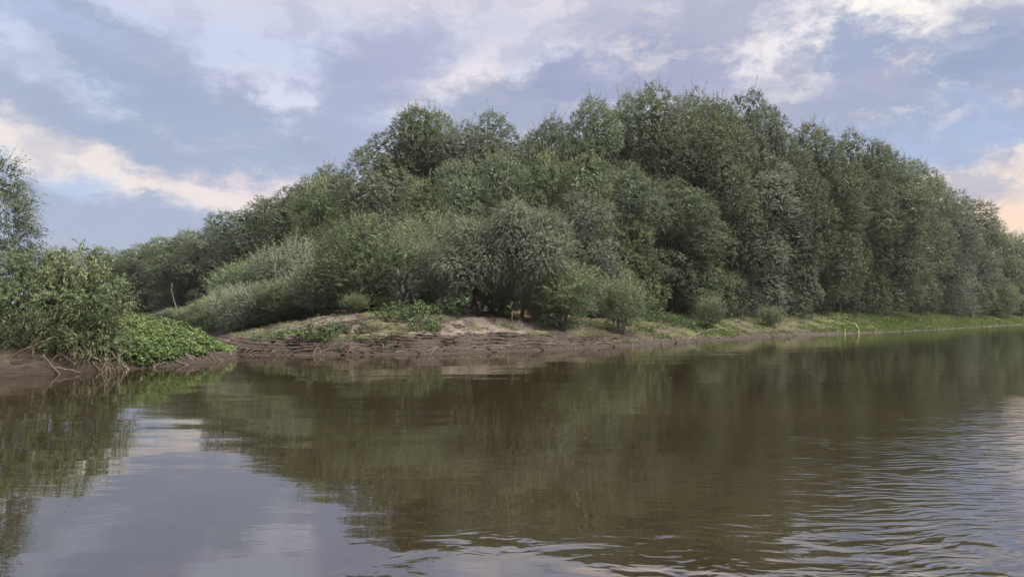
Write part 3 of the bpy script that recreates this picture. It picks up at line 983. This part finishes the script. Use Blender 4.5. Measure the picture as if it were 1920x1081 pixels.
G_BACK = 'tall willows along the skyline'
G_MID = 'round crowned willows in the middle of the wood'
G_RIGHT = 'tall willows lining the right bank'
G_FARL = 'willows round the shaded creek on the left'
G_BUSH = 'willow bushes at the front of the far bank'
TREES = [
    # skyline, left to right: bearing, top, width, distance
    (120, 472, 90, 96, 'round1', 'low far tree just right of the near bush top, first of the creek skyline', G_FARL),
    (192, 464, 80, 92, 'round2', 'small pointed tree far off on the skyline between the near bush and the dark creek', G_FARL),
    (250, 468, 100, 84, 'tall5', 'dark shaded tree left of the black gap at the creek', G_FARL),
    (300, 448, 100, 80, 'tall5', 'dark tree standing over the black gap with the pale dead trunk', G_FARL),
    (350, 434, 100, 74, 'tall2', 'broad dusky tree at the right edge of the dark creek gap', G_FARL),
    (402, 424, 95, 68, 'tall3', 'grey green tree on the left slope, above the low bushes by the creek', G_FARL),
    (452, 398, 95, 64, 'tall1', 'tree with small spiky top where the left skyline starts to climb', G_FARL),
    (502, 374, 105, 60, 'tall4', 'bright topped tree on the climbing left skyline', G_BACK),
    (555, 350, 110, 56, 'tall0', 'dark tree on the left skyline just left of the big silver dome', G_BACK),
    (612, 314, 120, 53, 'tall2', 'tree with twiggy top rising behind the big silver dome', G_BACK),
    (762, 208, 128, 54, 'tall1', 'leftmost tall peak of the wood, standing high above the silver dome', G_BACK),
    (818, 216, 118, 53, 'tall0', 'second tall peak beside the leftmost one, dark drooping crown', G_BACK),
    (872, 233, 110, 55, 'tall3', 'tall willow in the shallow dip between two high peaks', G_BACK),
    (925, 216, 130, 53, 'tall2', 'tall willow peak straight above the two pale weeping trees', G_BACK),
    (985, 254, 100, 56, 'tall4', 'lowest top in the skyline dip left of the central summit', G_BACK),
    (1045, 226, 120, 52, 'tall1', 'willow rising at the left foot of the central summit', G_BACK),
    (1112, 188, 115, 52, 'tall0', 'slim tree with a sharp spiky tip on the central skyline', G_BACK),
    (1178, 184, 125, 53, 'tall2', 'full crown between the spiky tip and the highest top', G_BACK),
    (1243, 163, 130, 52, 'tall4', 'highest tree of the whole wood, rounded top at the summit', G_BACK),
    (1305, 180, 120, 54, 'tall3', 'crown just right of the highest tree', G_BACK),
    (1355, 190, 110, 56, 'tall1', 'crown in the notch between the summit and the airy double top', G_BACK),
    (1412, 178, 130, 53, 'tall0', 'airy double topped tree at the right end of the summit', G_BACK),
    (1335, 225, 120, 49, 'tall4', 'bright crown below the notch, in front of the summit trees', G_BACK),
    # middle storey
    (592, 335, 110, 49, 'round2', 'darker rounded willow leaning against the left of the big silver dome', G_MID),
    (692, 292, 170, 47, 'round0', 'big silver dome shaped willow on the left shoulder of the wood', G_MID),
    (790, 335, 100, 46, 'round1', 'small round crown in the hollow right of the silver dome', G_MID),
    (862, 306, 120, 45, 'round2', 'round willow with yellowish top above the left weeping tree', G_MID),
    (942, 284, 100, 46, 'round1', 'narrow mid height crown left of the bright yellow green one', G_MID),
    (1015, 286, 115, 45, 'round2', 'bright yellow green round willow in the middle of the wood', G_MID),
    (1100, 296, 125, 45, 'round1', 'mid height willow under the sharp spiky tip', G_MID),
    (1182, 306, 105, 44, 'tall4', 'slender domed willow under the highest tree, dark gap on its right', G_MID),
    (1100, 362, 130, 42, 'round0', 'lower willow with drooping sides right of the pale weeping pair', G_MID),
    (1180, 420, 120, 40.5, 'round2', 'low grey willow hanging behind the upright green shrub', G_MID),
    (1262, 340, 130, 43, 'tall2', 'dark mid height willow right of the domed one, crown down to the litter', G_MID),
    (1310, 415, 110, 42, 'round1', 'lowest grey willow of the dark stretch, boughs down to the brown litter', G_MID),
    (1092, 440, 95, 38.5, 'round0', 'small silver willow with hanging boughs between bush and upright shrub', G_MID),
    # right hand row along the bank
    (1395, 268, 150, 47, 'tall3', 'great silvery column willow with hanging boughs at the bend', G_RIGHT),
    (1460, 245, 110, 53, 'tall2', 'dusky willow behind the great silvery column', G_RIGHT),
    (1525, 236, 130, 56, 'tall5', 'tall willow with bare trunks showing below, right of the silvery column', G_RIGHT),
    (1572, 330, 70, 53, 'tall1', 'slim willow just right of the bare trunks', G_RIGHT),
    (1600, 254, 110, 66, 'tall4', 'willow with an open twiggy top behind the pair of dark columns', G_RIGHT),
    (1648, 304, 130, 61, 'tall2', 'dark dense column willow at the start of the bright grass', G_RIGHT),
    (1655, 272, 90, 72, 'tall1', 'dark top peering over the dense column willow', G_RIGHT),
    (1705, 300, 105, 70, 'tall0', 'willow column where the right skyline begins to fall', G_RIGHT),
    (1750, 340, 100, 76, 'tall3', 'rounded willow on the falling right skyline', G_RIGHT),
    (1772, 430, 90, 72, 'round0', 'low grey willow in front on the bright grass bank', G_RIGHT),
    (1800, 376, 90, 86, 'tall1', 'darker willow behind, near the end of the right row', G_RIGHT),
    (1832, 470, 95, 78, 'round2', 'pale rounded willow standing low over the bright grass', G_RIGHT),
    (1850, 408, 80, 98, 'tall4', 'small looking willow near the peach sky at the end of the row', G_RIGHT),
    (1888, 438, 70, 106, 'round1', 'last but one tree of the right row, hazy and low', G_RIGHT),
    (1885, 500, 80, 90, 'round0', 'hazy bush like tree at the far end of the grass bank', G_RIGHT),
    (1925, 436, 80, 118, 'round2', 'last hazy tree cut by the right edge of the view', G_RIGHT),
    # front of the point
    (890, 408, 135, 35.6, 'weep0', 'left of the two pale weeping willows, on a red brown stump foot', 'pale weeping willows at the point'),
    (980, 380, 145, 35.6, 'weep1', 'right and taller of the two pale weeping willows', 'pale weeping willows at the point'),
    (692, 405, 180, 38.5, 'bush0', 'largest yellow green bush left of the pale weeping willows', G_BUSH),
    (800, 398, 120, 40.5, 'bush2', 'tall olive bush behind, between the largest bush and the weeping willows', G_BUSH),
    (790, 446, 100, 37, 'bush1', 'grey green rounded bush touching the left weeping willow', G_BUSH),
    (610, 488, 110, 39, 'bush1', 'dull shaded bush at the left foot of the largest bush', G_BUSH),
    (545, 446, 150, 43, 'bush1', 'wide grey bush under the left skyline trees', G_BUSH),
    (478, 480, 110, 44, 'bush2', 'bush at the left end of the wide grey one', G_BUSH),
    (535, 522, 90, 39.5, 'bush2', 'bright green low bush in front of the wide grey bush', G_BUSH),
    (455, 528, 110, 40, 'bush1', 'low silvery bush close to the mud at the left end of the bank', G_BUSH),
    (395, 555, 90, 42, 'bush0', 'low dark green bush beside the creek mouth', G_BUSH),
    (345, 575, 80, 46, 'bush2', 'last small bush inside the creek, under the pale dead trunk', G_BUSH),
    (1055, 492, 105, 35.2, 'bush2', 'full leafy bush right under the right weeping willow', G_BUSH),
    (940, 500, 80, 37.4, 'bush2', 'dim bush between the trunks of the weeping pair', G_BUSH),
    (1166, 506, 72, 33.0, 'shrub0', 'upright feathery green shrub alone on the bank slope', G_BUSH),
    (1332, 546, 52, 40, 'shrub1', 'small shrub at the edge of the brown litter under the dark willow', G_BUSH),
    (1446, 570, 36, 44, 'shrub0', 'small dark shrub left of the bare trunks', G_BUSH),
    (664, 545, 46, 34.6, 'shrub1', 'little yellow green sapling on the sand before the largest bush', G_BUSH),
    (728, 565, 46, 36, 'shrub0', 'small twiggy shrub at the foot of the largest bush', G_BUSH),
    (1005, 545, 50, 35.4, 'shrub0', 'small upright shrub left of the full leafy bush', G_BUSH),
]
for i, t in enumerate(TREES):
    t = list(t)
    if t[4].startswith('tall'):
        t[3] += (2.0, 6.0, 3.5, 7.5)[i % 4] if t[0] < 1440 else (0, 3.0, 1.0, 4.0)[i % 4]                # the rows are not straight
    plant(*t)
# the rows that stand in shade deeper in the wood
deep = [(430, 455, 120, 76), (560, 400, 120, 66), (660, 340, 130, 60), (760, 300, 130, 62), (860, 290, 130, 62), (960, 300, 130, 63), (1060, 290, 130, 61),
        (1160, 270, 130, 61), (1260, 260, 130, 60), (1350, 270, 130, 61), (1440, 290, 120, 61), (1520, 300, 120, 66), (230, 490, 110, 96), (300, 480, 110, 92), (370, 470, 110, 84)]
for i, (px, top, w, Y) in enumerate(deep):
    plant(px, top, w, Y, 'tall%d' % (i % 5), 'shaded willow deep in the wood, seen only through gaps between nearer crowns', 'shaded willows deep in the wood')

# ---------------------------------------------------------------- near bank plants (left edge of the view)
def lobes_at(lst, Y, base, R, dy=.5):
    out = []
    for px, py, rx, rz in lst:
        u, f, dz = ray(px, py)
        yy = Y + R.uniform(-dy, dy)
        c = np.array([u / f * yy, yy, CAM_H + dz / f * yy]) - np.array(base)
        k = yy / F_PX
        out.append((c, np.array([rx * k, (rx + rz) * .5 * k, rz * k])))
    return out


def near_bush(name, label, cat, px, Y, lst, seed, crown_kw, trunk_kw, dy=.5):
    R = np.random.default_rng(seed)
    base = spot(px, Y, True)
    lob = lobes_at(lst, Y, base, R, dy)
    o = thing(name, label, cat, base)
    H = max(l[0][2] + l[1][2] for l in lob)
    link('crown', crown_mesh('crown', R, lob, M_NEARL, **crown_kw), o)
    link('trunk', limbs_mesh('trunk', R, H, [l[0] for l in lob], **trunk_kw), o)
    return o


near_bush('willow_bush', 'big leafy bush overhanging the dark mud of the near bank', 'bush', 95, 19.7,
          [(45, 590, 75, 62), (108, 566, 74, 62), (148, 532, 52, 46), (62, 532, 58, 46), (172, 590, 44, 52), (100, 622, 84, 40), (-10, 560, 60, 62),
           (188, 558, 30, 40), (140, 635, 50, 28), (110, 515, 46, 32), (30, 650, 80, 26), (-20, 640, 60, 34), (120, 658, 60, 18), (200, 655, 34, 18), (155, 488, 14, 22), (-60, 590, 80, 80), (90, 650, 70, 20), (190, 640, 40, 26), (215, 560, 22, 18)], 301,
          dict(dens=46, m=10, leaf=.155, width=.030, ls=(.22, .60), droop=(.25, 1.0), up=.40, low_cut=-.9, top_light_tint=.2, nb=9, br=(.36, .55), cull=.75),
          dict(r0=.045, stems=6, spread=.3, split=(.1, .6)))
near_bush('willow_tree', 'slender tree cut by the left edge, airy drooping sprays against the sky', 'tree', -70, 20.3,
          [(-40, 420, 74, 84), (2, 352, 34, 38), (16, 446, 40, 34), (-60, 350, 60, 60), (6, 395, 42, 34), (12, 330, 18, 18), (14, 484, 34, 26), (-30, 490, 70, 40)], 302,
          dict(dens=34, m=12, leaf=.15, width=.024, ls=(.3, .75), droop=(.25, .9), up=.5, low_cut=-.9, top_light_tint=.1, core=False),
          dict(r0=.07, stems=2, spread=.2, split=(.2, .8)), .35)


def build_vines():
    R = np.random.default_rng(311)
    n = 110000
    pxs = R.uniform(110, 440, n)
    az = np.arctan((pxs - 960) / F_PX)
    r = R.uniform(19.0, 30.0, n)
    x, y = np.sin(az) * r, np.cos(az) * r
    z, s = near_height(x, y)
    lim = np.interp(pxs, [100, 185, 230, 245, 328, 345, 400, 436], [.9, .55, .25, .03, .02, .25, .18, .12])
    far = np.interp(pxs, [185, 436], [4.5, 2.0])
    keep = (s > lim + (fbm(x * 2, y * 2, 5) - .5) * .5) & (s < far) & (fbm(x * 3.5, y * 3.5, 8, 3) > R.uniform(.26, .56, n))
    x, y, z, s, pxs = x[keep], y[keep], z[keep], s[keep], pxs[keep]
    hmax = np.interp(pxs, [110, 200, 260, 340, 400, 436], [.3, .42, .46, .40, .26, .12]) * (.15 + 1.5 * fbm(x * 2.4, y * 2.4, 9, 3) ** 1.3)
    n = len(x)
    h = hmax * R.uniform(.15, 1, n)
    P = np.stack([x, y, z + h], 1)
    D = unit(R.normal(size=(n, 3)) * np.array([1, 1, .35]) + np.array([0, -.35, -.15]))
    Nn = unit(R.normal(size=(n, 3)) * .45 + np.array([.05, -.4, .85]))
    L = R.uniform(.045, .105, n) * np.where(R.uniform(size=n) < .12, 1.5, 1)
    T = np.clip(R.uniform(.1, .7, n) + .35 * (h / hmax - .5) + .35 * smooth(pxs, 395, 432) + .9 * (fbm(x * 1.5, y * 1.5, 12) - .5), 0, 1)
    V, Fq = leaves_mesh(P, D, Nn, L, L * R.uniform(.75, 1.0, n), 'broad')
    link('vines', mesh_np('vines', V, Fq, M_VINE, {'tint': np.repeat(T, 4)}), kind='stuff',
         label='bright green broad leaved creeper covering the tip of the near bank', category='ground cover')


build_vines()


def build_grass():
    R = np.random.default_rng(321)
    n = 150000
    pxs = R.uniform(390, 1960, n)
    az = np.arctan((pxs - 960) / F_PX)
    r0 = np.interp(az, far_az, far_r)
    r = r0 * (1 + R.uniform(0, .30, n))
    x, y = np.sin(az) * r, np.cos(az) * r
    z, s, u = far_height(x, y)
    lush = smooth(u, 1500, 1680)
    nz = fbm(x * .9, y * .9, 15)
    lo = .30 - .30 * lush + .30 * (fbm(x * 1.3, y * 1.3, 19) - .4)
    hi = 5.0 + 4.0 * lush
    midb = 1 - smooth(u, 1090, 1230)
    lo = np.where(u < 1150, 1.0 + 1.2 * (nz - .5), lo)
    keep = (s > lo) & (s < hi) & (R.uniform(0, 1, n) < np.clip(.10 + .55 * lush + 2.6 * (nz - .5), .02, 1) + lush * .35 - midb * .28 - .3 * smooth(u, 520, 600) * (1 - smooth(u, 1030, 1120)))
    x, y, z, s, lush = x[keep], y[keep], z[keep], s[keep], lush[keep]
    n = len(x)
    m = 2
    rep = lambda a: np.repeat(a, m)
    P = np.stack([rep(x) + R.normal(size=n * m) * .06, rep(y) + R.normal(size=n * m) * .06, rep(z) - .01], 1)
    D = unit(R.normal(size=(n * m, 3)) * np.array([.55, .55, .2]) + np.array([0, 0, .75]))
    Nn = unit(R.normal(size=(n * m, 3)) + np.array([0, -.3, .5]))
    L = R.uniform(.10, .26, n * m) * (.6 + .6 * rep(lush)) * rep(.45 + 1.1 * fbm(x * .8, y * .8, 29))
    T = np.clip(R.uniform(.05, .6, n * m) + .2 * (rep(lush) - .5) + .8 * (rep(fbm(x * .5, y * .5, 37)) - .45), 0, 1)
    V, Fq = leaves_mesh(P, D, Nn, L, R.uniform(.035, .07, n * m))
    link('grass', mesh_np('grass', V, Fq, M_GRASS, {'tint': np.repeat(T, 4)}), kind='stuff',
         label='low green grass and seedlings on the sloping right bank', category='grass')


build_grass()


def weed(px, py, wpx, hpx, label, mat=None, leaf=.17, group='leafy weeds on the mud bank', seed=0):
    x, y, z = spot_on_ground(px, py)
    R = np.random.default_rng(int(px * 13 + py))
    k = y / F_PX
    rw, hh = wpx * k / 2, hpx * k
    ns = max(6, int(rw * 60))
    ang, rad = R.uniform(0, 6.28, ns), np.sqrt(R.uniform(0, 1, ns)) * rw
    bx, by = rad * np.cos(ang), rad * np.sin(ang) * .75
    gz = ground_z(x + bx, y + by) - z
    sh = hh * (1 - .55 * (rad / rw) ** 2) * R.uniform(.6, 1.1, ns)
    top = np.stack([bx * 1.15, by * 1.15, gz + sh], 1)
    base = np.stack([bx, by, gz - .03], 1)
    T = Tubes()
    for a, b in list(zip(base, top))[:40]:
        T.add(np.stack([a, (a + b) / 2 + R.normal(size=3) * .02, b]), [.008, .006, .004], 4)
    m = 9
    t = R.uniform(.25, 1.05, (ns, m))
    P = base[:, None] + (top - base)[:, None] * t[..., None]
    D = unit(R.normal(size=(ns, m, 3)) * np.array([1, 1, .3]) + np.array([0, 0, .15]))
    Nn = unit(R.normal(size=(ns, m, 3)) * .35 + np.array([0, -.25, .9]))
    L = leaf * R.uniform(.5, 1.15, (ns, m)) * min(1.0, .35 + hh)
    tn = np.clip(R.uniform(.1, .7, (ns, m)) + .3 * (t - .6), 0, 1)
    V, Fq = leaves_mesh(P.reshape(-1, 3), D.reshape(-1, 3), Nn.reshape(-1, 3), L.ravel(), L.ravel() * R.uniform(.4, .6, ns * m), 'broad')
    o = thing('weed_clump', label, 'weeds', (x, y, z), group=group)
    link('stems', T.mesh('stems', M_TWIG), o, kind='stuff')
    link('foliage', mesh_np('foliage', V, Fq, mat or M_WEED, {'tint': np.repeat(tn.ravel(), 4)}), o)


for w in [
    (592, 636, 76, 34, 'large dark green clump on the mud step left of the sand'),
    (630, 624, 50, 26, 'dark broad leaved clump leaning right, against the sand'),
    (505, 634, 66, 14, 'low flat green patch at the left of the mud step'),
    (742, 598, 92, 34, 'left half of the big green thicket at the top of the sand'),
    (792, 600, 70, 44, 'tallest clump of the green thicket behind the sand'),
    (838, 588, 62, 26, 'right end of the green thicket, beneath the grey bush'),
    (798, 618, 56, 24, 'green clump spilling down the sand below the thicket'),
    (682, 613, 17, 13, 'tiny round tuft alone on the pale sand', M_GRASS),
    (700, 636, 96, 10, 'flat strip of green along the pale sand edge', M_WEED, .12),
    (625, 640, 60, 12, 'low trailing green below the large dark clump', M_WEED, .12),
    (735, 652, 36, 6, 'pale green sprig low on the wet mud', M_GRASS, .10),
    (1112, 627, 50, 11, 'bright green tuft on the ledge left of the upright shrub', M_GRASS, .12),
    (1012, 630, 60, 8, 'thin green growth on the mud ledge by the pole', M_GRASS, .10),
    (1236, 602, 66, 28, 'dark leafy clump right of the upright shrub'),
    (1275, 608, 60, 18, 'lower leafy clump trailing right towards the grass'),
    (1198, 616, 56, 26, 'light green clump hugging the foot of the upright shrub', M_GRASS, .14),
    (1100, 583, 64, 16, 'bright weeds on the bank behind the upright shrub', M_GRASS, .15),
    (940, 584, 40, 16, 'bright weeds right of the red brown stump foot'),
    (402, 622, 70, 26, 'dark weeds at the left end of the bank by the creek'),
    (350, 622, 60, 24, 'dark weeds inside the creek mouth, half hidden by the near creeper'),
    (445, 606, 60, 16, 'dark weeds under the low silvery bush'),
]:
    weed(*w)


# ---------------------------------------------------------------- dead wood, sticks and the stump foot
def px_point(px, py, Y):
    u, f, dz = ray(px, py)
    return np.array([u / f * Y, Y, CAM_H + dz / f * Y])


def stick(name, label, cat, pts, Y, r0, r1, mat=M_DEAD, group=None, side=None, tilt=0.0):
    R = np.random.default_rng(int(pts[0][0] * 3 + pts[0][1]))
    P = np.array([px_point(a, b, Y + tilt * i) for i, (a, b) in enumerate(pts)])
    t = np.linspace(0, 1, len(P))
    tt = np.linspace(0, 1, max(7, len(P) * 3))
    Q = np.stack([np.interp(tt, t, P[:, k]) for k in range(3)], 1)
    Q = wobble(R, Q, r0 * .5)
    base = Q[0].copy()
    T = Tubes()
    T.add(Q - base, np.linspace(r0, r1, len(Q)) * R.uniform(.9, 1.1, len(Q)), 6)
    for k in side or []:
        a = Q[int(k * (len(Q) - 1))] - base
        d = unit(Q[-1] - Q[0] + R.normal(size=3) * .8 * np.linalg.norm(Q[-1] - Q[0]))
        L = np.linalg.norm(Q[-1] - Q[0]) * .3
        T.add(wobble(R, bez(a, a + d * L * .5 + (0, 0, .03), a + d * L, 6), r0 * .4), np.linspace(r1 * 1.2, r1 * .5, 6), 5)
    o = link(name, T.mesh(name, mat))
    o.location = base
    o['label'], o['category'] = label, cat
    if group:
        o['group'] = group


def Yg(px, py, near=False):
    return spot_on_ground(px, py, near)[1]


G_ST = 'sticks lying about the banks'
stick('leaning_branch', 'long bare pole leaning out of the near bush down to the water', 'branch', [(241, 693), (226, 680), (198, 648), (163, 604)], Yg(241, 690, True) - .15, .020, .034, M_DEAD, G_ST, [.6])
stick('stick', 'pale stick lying flat on the mud at the far left', 'stick', [(8, 679), (46, 674)], Yg(26, 684, True), .022, .012, M_DEAD, G_ST)
stick('stick', 'thin pale stick slanting to the waterline under the near bush', 'stick', [(113, 702), (98, 686), (80, 664)], Yg(113, 698, True) - .1, .014, .010, M_DEAD, G_ST)
stick('stick', 'short stick on the scarp beside the leaning pole', 'stick', [(143, 682), (125, 671), (106, 658)], Yg(143, 686, True) - .1, .014, .010, M_DEAD, G_ST)
stick('stick', 'dark bent branch rising from the mud into the near bush', 'stick', [(22, 668), (60, 648), (96, 634)], Yg(22, 680, True), .022, .012, M_TWIG, G_ST, [.5])
stick('root', 'bare root hanging over the undercut of the near bank', 'root', [(106, 690), (125, 692), (150, 697)], Yg(125, 697, True) - .15, .022, .012, M_TWIG, G_ST)
stick('dead_trunk', 'slim pale dead trunk standing before the black creek gap', 'dead tree', [(331, 592), (329, 572), (322, 548), (321, 530)], 52, .055, .025, M_DEAD)
stick('dead_trunk', 'thin grey trunk at the right of the near bush, in the creek shade', 'dead tree', [(214, 596), (212, 560), (214, 526)], 50, .05, .03, M_DEAD)
Y1 = Yg(1296, 634)
stick('fallen_branch', 'curved pale branch arching over the muddy grass edge', 'branch', [(1294, 635), (1310, 624), (1335, 618), (1372, 612)], Y1, .05, .02, M_DEAD, G_ST, [.4], tilt=.35)
Y2 = Yg(1385, 605)
stick('fallen_branch', 'broken branch with one upright prong on the green slope', 'branch', [(1352, 600), (1376, 603), (1391, 599), (1395, 575)], Y2, .05, .03, M_DEAD, G_ST)
stick('pole', 'thin upright pole stuck in the bank right of the stump foot', 'pole', [(960, 618), (960, 586)], Yg(960, 617), .022, .018, M_DEAD)
Y3 = Yg(650, 652)
stick('stick', 'pale leaning stick standing in the wet mud under the large clump', 'stick', [(647, 652), (655, 641), (657, 625)], Y3, .024, .018, M_DEAD, G_ST)
stick('stick', 'shorter twin of the pale leaning stick, to its right', 'stick', [(655, 650), (659, 634)], Y3, .018, .014, M_DEAD, G_ST)
stick('stalk', 'bright yellow bent stalk at the waterline of the right bank', 'stalk', [(1609, 629), (1610, 619), (1605, 608)], Yg(1609, 624) - .3, .07, .05, M_REED)
stick('stalk', 'pale stubby stalk just left of the yellow bent stalk', 'stalk', [(1583, 628), (1584, 617)], Yg(1583, 625) - .2, .06, .04, M_REED)
Y4 = Yg(1490, 582)
stick('log', 'fallen pale log below the bare trunks', 'log', [(1472, 576), (1495, 584), (1532, 592)], Y4 - .6, .13, .06, M_DEAD, None, [.5])
stick('log', 'short log lying left of the bare trunks', 'log', [(1460, 577), (1484, 582)], Y4, .10, .07, M_DEAD)
stick('stick', 'white stick leaning at the left of the red brown stump foot', 'stick', [(874, 587), (884, 583), (893, 574)], Yg(880, 588), .024, .018, M_DEAD, G_ST)
stick('stick', 'stick slanting out of the full leafy bush', 'stick', [(1028, 592), (1036, 585), (1044, 572)], Yg(1030, 592), .022, .014, M_DEAD, G_ST)
stick('stick', 'long twig lying across the pale sand below the thicket', 'stick', [(648, 608), (662, 600), (684, 594)], Yg(665, 602), .022, .012, M_TWIG, G_ST, [.5])
stick('stick', 'twig resting on the green thicket at its left end', 'stick', [(735, 576), (752, 568), (768, 563)], Yg(745, 590), .022, .012, M_DEAD, G_ST)
stick('stick', 'bleached twig under the low silvery bush at the left', 'stick', [(478, 602), (470, 595), (464, 588)], Yg(470, 604), .022, .014, M_DEAD, G_ST)


def build_stump_foot():
    tree = next(o for o in bpy.data.objects if o.get('label', '').startswith('left of the two pale weeping'))
    R = np.random.default_rng(5)
    x, y, z = tree.location
    sx, sy, sz = tree.scale
    path = np.array([(0, 0, -.3), (0, 0, 0), (.02, 0, .25), (.0, .02, .55), (-.02, 0, .8)])
    T = Tubes()
    T.add(path, [.26, .20, .17, .16, .10], 10)
    for i in range(9):
        a = i / 9 * 6.28
        p = np.array([math.cos(a), math.sin(a), 0])
        T.add(np.array([p * .34 + (0, 0, -.15), p * .20 + (0, 0, .12), p * .16 + (0, 0, .5)]), [.05, .045, .03], 5)
    me = T.mesh('stump_foot', M_STUMP)
    o = link('stump_foot', me, tree)
    o.scale = (1 / sx, 1 / sy, 1 / sz)


build_stump_foot()


def build_clods():
    R = np.random.default_rng(77)
    n = 150
    pxs = np.concatenate([R.uniform(420, 1500, n), R.uniform(1500, 1900, 20)])
    az = np.arctan((pxs - 960) / F_PX)
    r = np.interp(az, far_az, far_r) + np.abs(R.normal(size=len(pxs))) * 1.1 + .02
    x, y = np.sin(az) * r, np.cos(az) * r
    z, s, u = far_height(x, y)
    cube = np.array([(-1, -1, -1), (1, -1, -1), (1, 1, -1), (-1, 1, -1), (-1, -1, 1), (1, -1, 1), (1, 1, 1), (-1, 1, 1)], float)
    fq = np.array([(0, 3, 2, 1), (4, 5, 6, 7), (0, 1, 5, 4), (1, 2, 6, 5), (2, 3, 7, 6), (3, 0, 4, 7)])
    V, Q = [], []
    for i in range(len(x)):
        sc = np.array([R.uniform(.04, .12), R.uniform(.04, .09), R.uniform(.015, .035)]) * R.uniform(.5, 1.2)
        c = cube * sc * R.uniform(.6, 1.15, (8, 3))
        a = R.uniform(0, 6.28)
        rot = np.array([[math.cos(a), -math.sin(a), 0], [math.sin(a), math.cos(a), 0], [0, 0, 1]])
        V.append(c @ rot.T + (x[i], y[i], z[i] + sc[2] * .3))
        Q.append(fq + 8 * i)
    V = np.concatenate(V)
    me = mesh_np('mud_clods', V, np.concatenate(Q), M_GROUND, {'sand': np.zeros(len(V)), 'litter': np.zeros(len(V)), 'green': np.zeros(len(V)), 'wet': np.full(len(V), .0)}, True)
    link('mud_clods', me, kind='stuff', label='broken clods of dark mud along the waterline', category='mud')


build_clods()


def build_undergrowth():
    R = np.random.default_rng(91)
    n = 90000
    pxs = R.uniform(-200, 2100, n)
    az = np.arctan((pxs - 960) / F_PX)
    r = np.interp(az, far_az, far_r) + R.uniform(6, 60, n)
    x, y = np.sin(az) * r, np.cos(az) * r
    z, s, u = far_height(x, y)
    hh = 3.2 * fbm(x * .35, y * .35, 93) ** 1.3 * smooth(s, 7.5, 14)
    keep = (s > 8) & (s < 45)
    x, y, z, hh = x[keep], y[keep], z[keep], hh[keep]
    n = len(x)
    P = np.stack([x, y, z + hh * R.uniform(0, 1.2, n)], 1)
    D = unit(R.normal(size=(n, 3)))
    Nn = unit(R.normal(size=(n, 3)) + np.array([0, 0, .6]))
    V, Fq = leaves_mesh(P, D, Nn, R.uniform(.35, .7, n), R.uniform(.14, .26, n))
    link('undergrowth', mesh_np('undergrowth', V, Fq, M_WILLOW, {'tint': np.repeat(R.uniform(0, .4, n), 4)}), kind='stuff',
         label='dark tangled undergrowth on the shaded floor of the wood', category='undergrowth')


build_undergrowth()


def build_hanging_twigs():
    R = np.random.default_rng(97)
    T = Tubes()
    for i in range(110):
        px = R.uniform(-60, 245)
        Y = 18.6 + R.uniform(-.2, 1.0)
        x, y, z = spot(px, Y, True)
        a = np.array([x, y, z + R.uniform(.35, .9)])
        d = np.array([R.normal() * .45, -R.uniform(.1, .7), -R.uniform(.5, 1.0)])
        L = R.uniform(.35, .95)
        T.add(wobble(R, bez(a, a + d * L * .5 + (R.normal() * .12, 0, .08), a + d * L, 6), .03), np.linspace(.007, .003, 6), 4)
    link('twigs', T.mesh('twigs', M_TWIG), kind='stuff', label='tangle of bare twigs hanging below the near bush over the mud', category='twigs')


build_hanging_twigs()


def build_debris():
    """flood litter: short broken twigs strewn over the bank"""
    R = np.random.default_rng(131)
    T = Tubes()
    n = 420
    pxs = np.concatenate([R.uniform(430, 1500, n), R.uniform(-40, 440, 60)])
    for i, px in enumerate(pxs):
        near = i >= n
        az = math.atan((px - 960) / F_PX)
        if near:
            r = float(np.interp(px, [-40, 440], [18.2, 24.4])) + R.uniform(.1, .9)
        else:
            r = float(np.interp(az, far_az, far_r)) + R.choice([R.uniform(.1, .6), R.uniform(1.2, 5.5)])
        x, y = math.sin(az) * r, math.cos(az) * r
        a = R.normal() * .7
        L = R.uniform(.12, .7)
        q = np.array([[x + math.cos(a) * L * t, y + math.sin(a) * L * t] for t in (-.5, 0, .5)])
        z = ground_z(q[:, 0], q[:, 1], near) + .015
        z[1:] += R.uniform(0, .12)
        T.add(np.column_stack([q, z]), np.array([1, .8, .4]) * R.uniform(.006, .018), 4)
    link('driftwood', T.mesh('driftwood', M_TWIG), kind='stuff', label='short broken twigs strewn over the mud banks', category='driftwood')


build_debris()


def build_haze():
    m = bpy.data.materials.new('evening_haze')
    m.use_nodes = True
    m.node_tree.nodes.clear()
    N = Nodes(m.node_tree)
    out = N.new('ShaderNodeOutputMaterial')
    v = N.new('ShaderNodeVolumePrincipled')
    v.inputs['Color'].default_value = (.86, .90, .96, 1)
    v.inputs['Density'].default_value = .00013
    v.inputs['Anisotropy'].default_value = .2
    N.l.new(v.outputs[0], out.inputs['Volume'])
    a, lo, hi = 1500.0, -2.7, 21.0
    V = np.array([(x, y, z) for z in (lo, hi) for x, y in ((-a, -a), (a, -a), (a, a), (-a, a))])
    Q = np.array([(0, 3, 2, 1), (4, 5, 6, 7), (0, 1, 5, 4), (1, 2, 6, 5), (2, 3, 7, 6), (3, 0, 4, 7)])
    link('haze', mesh_np('haze', V, Q, m), kind='stuff', label='thin evening haze over the river and the wood', category='haze')


build_haze()
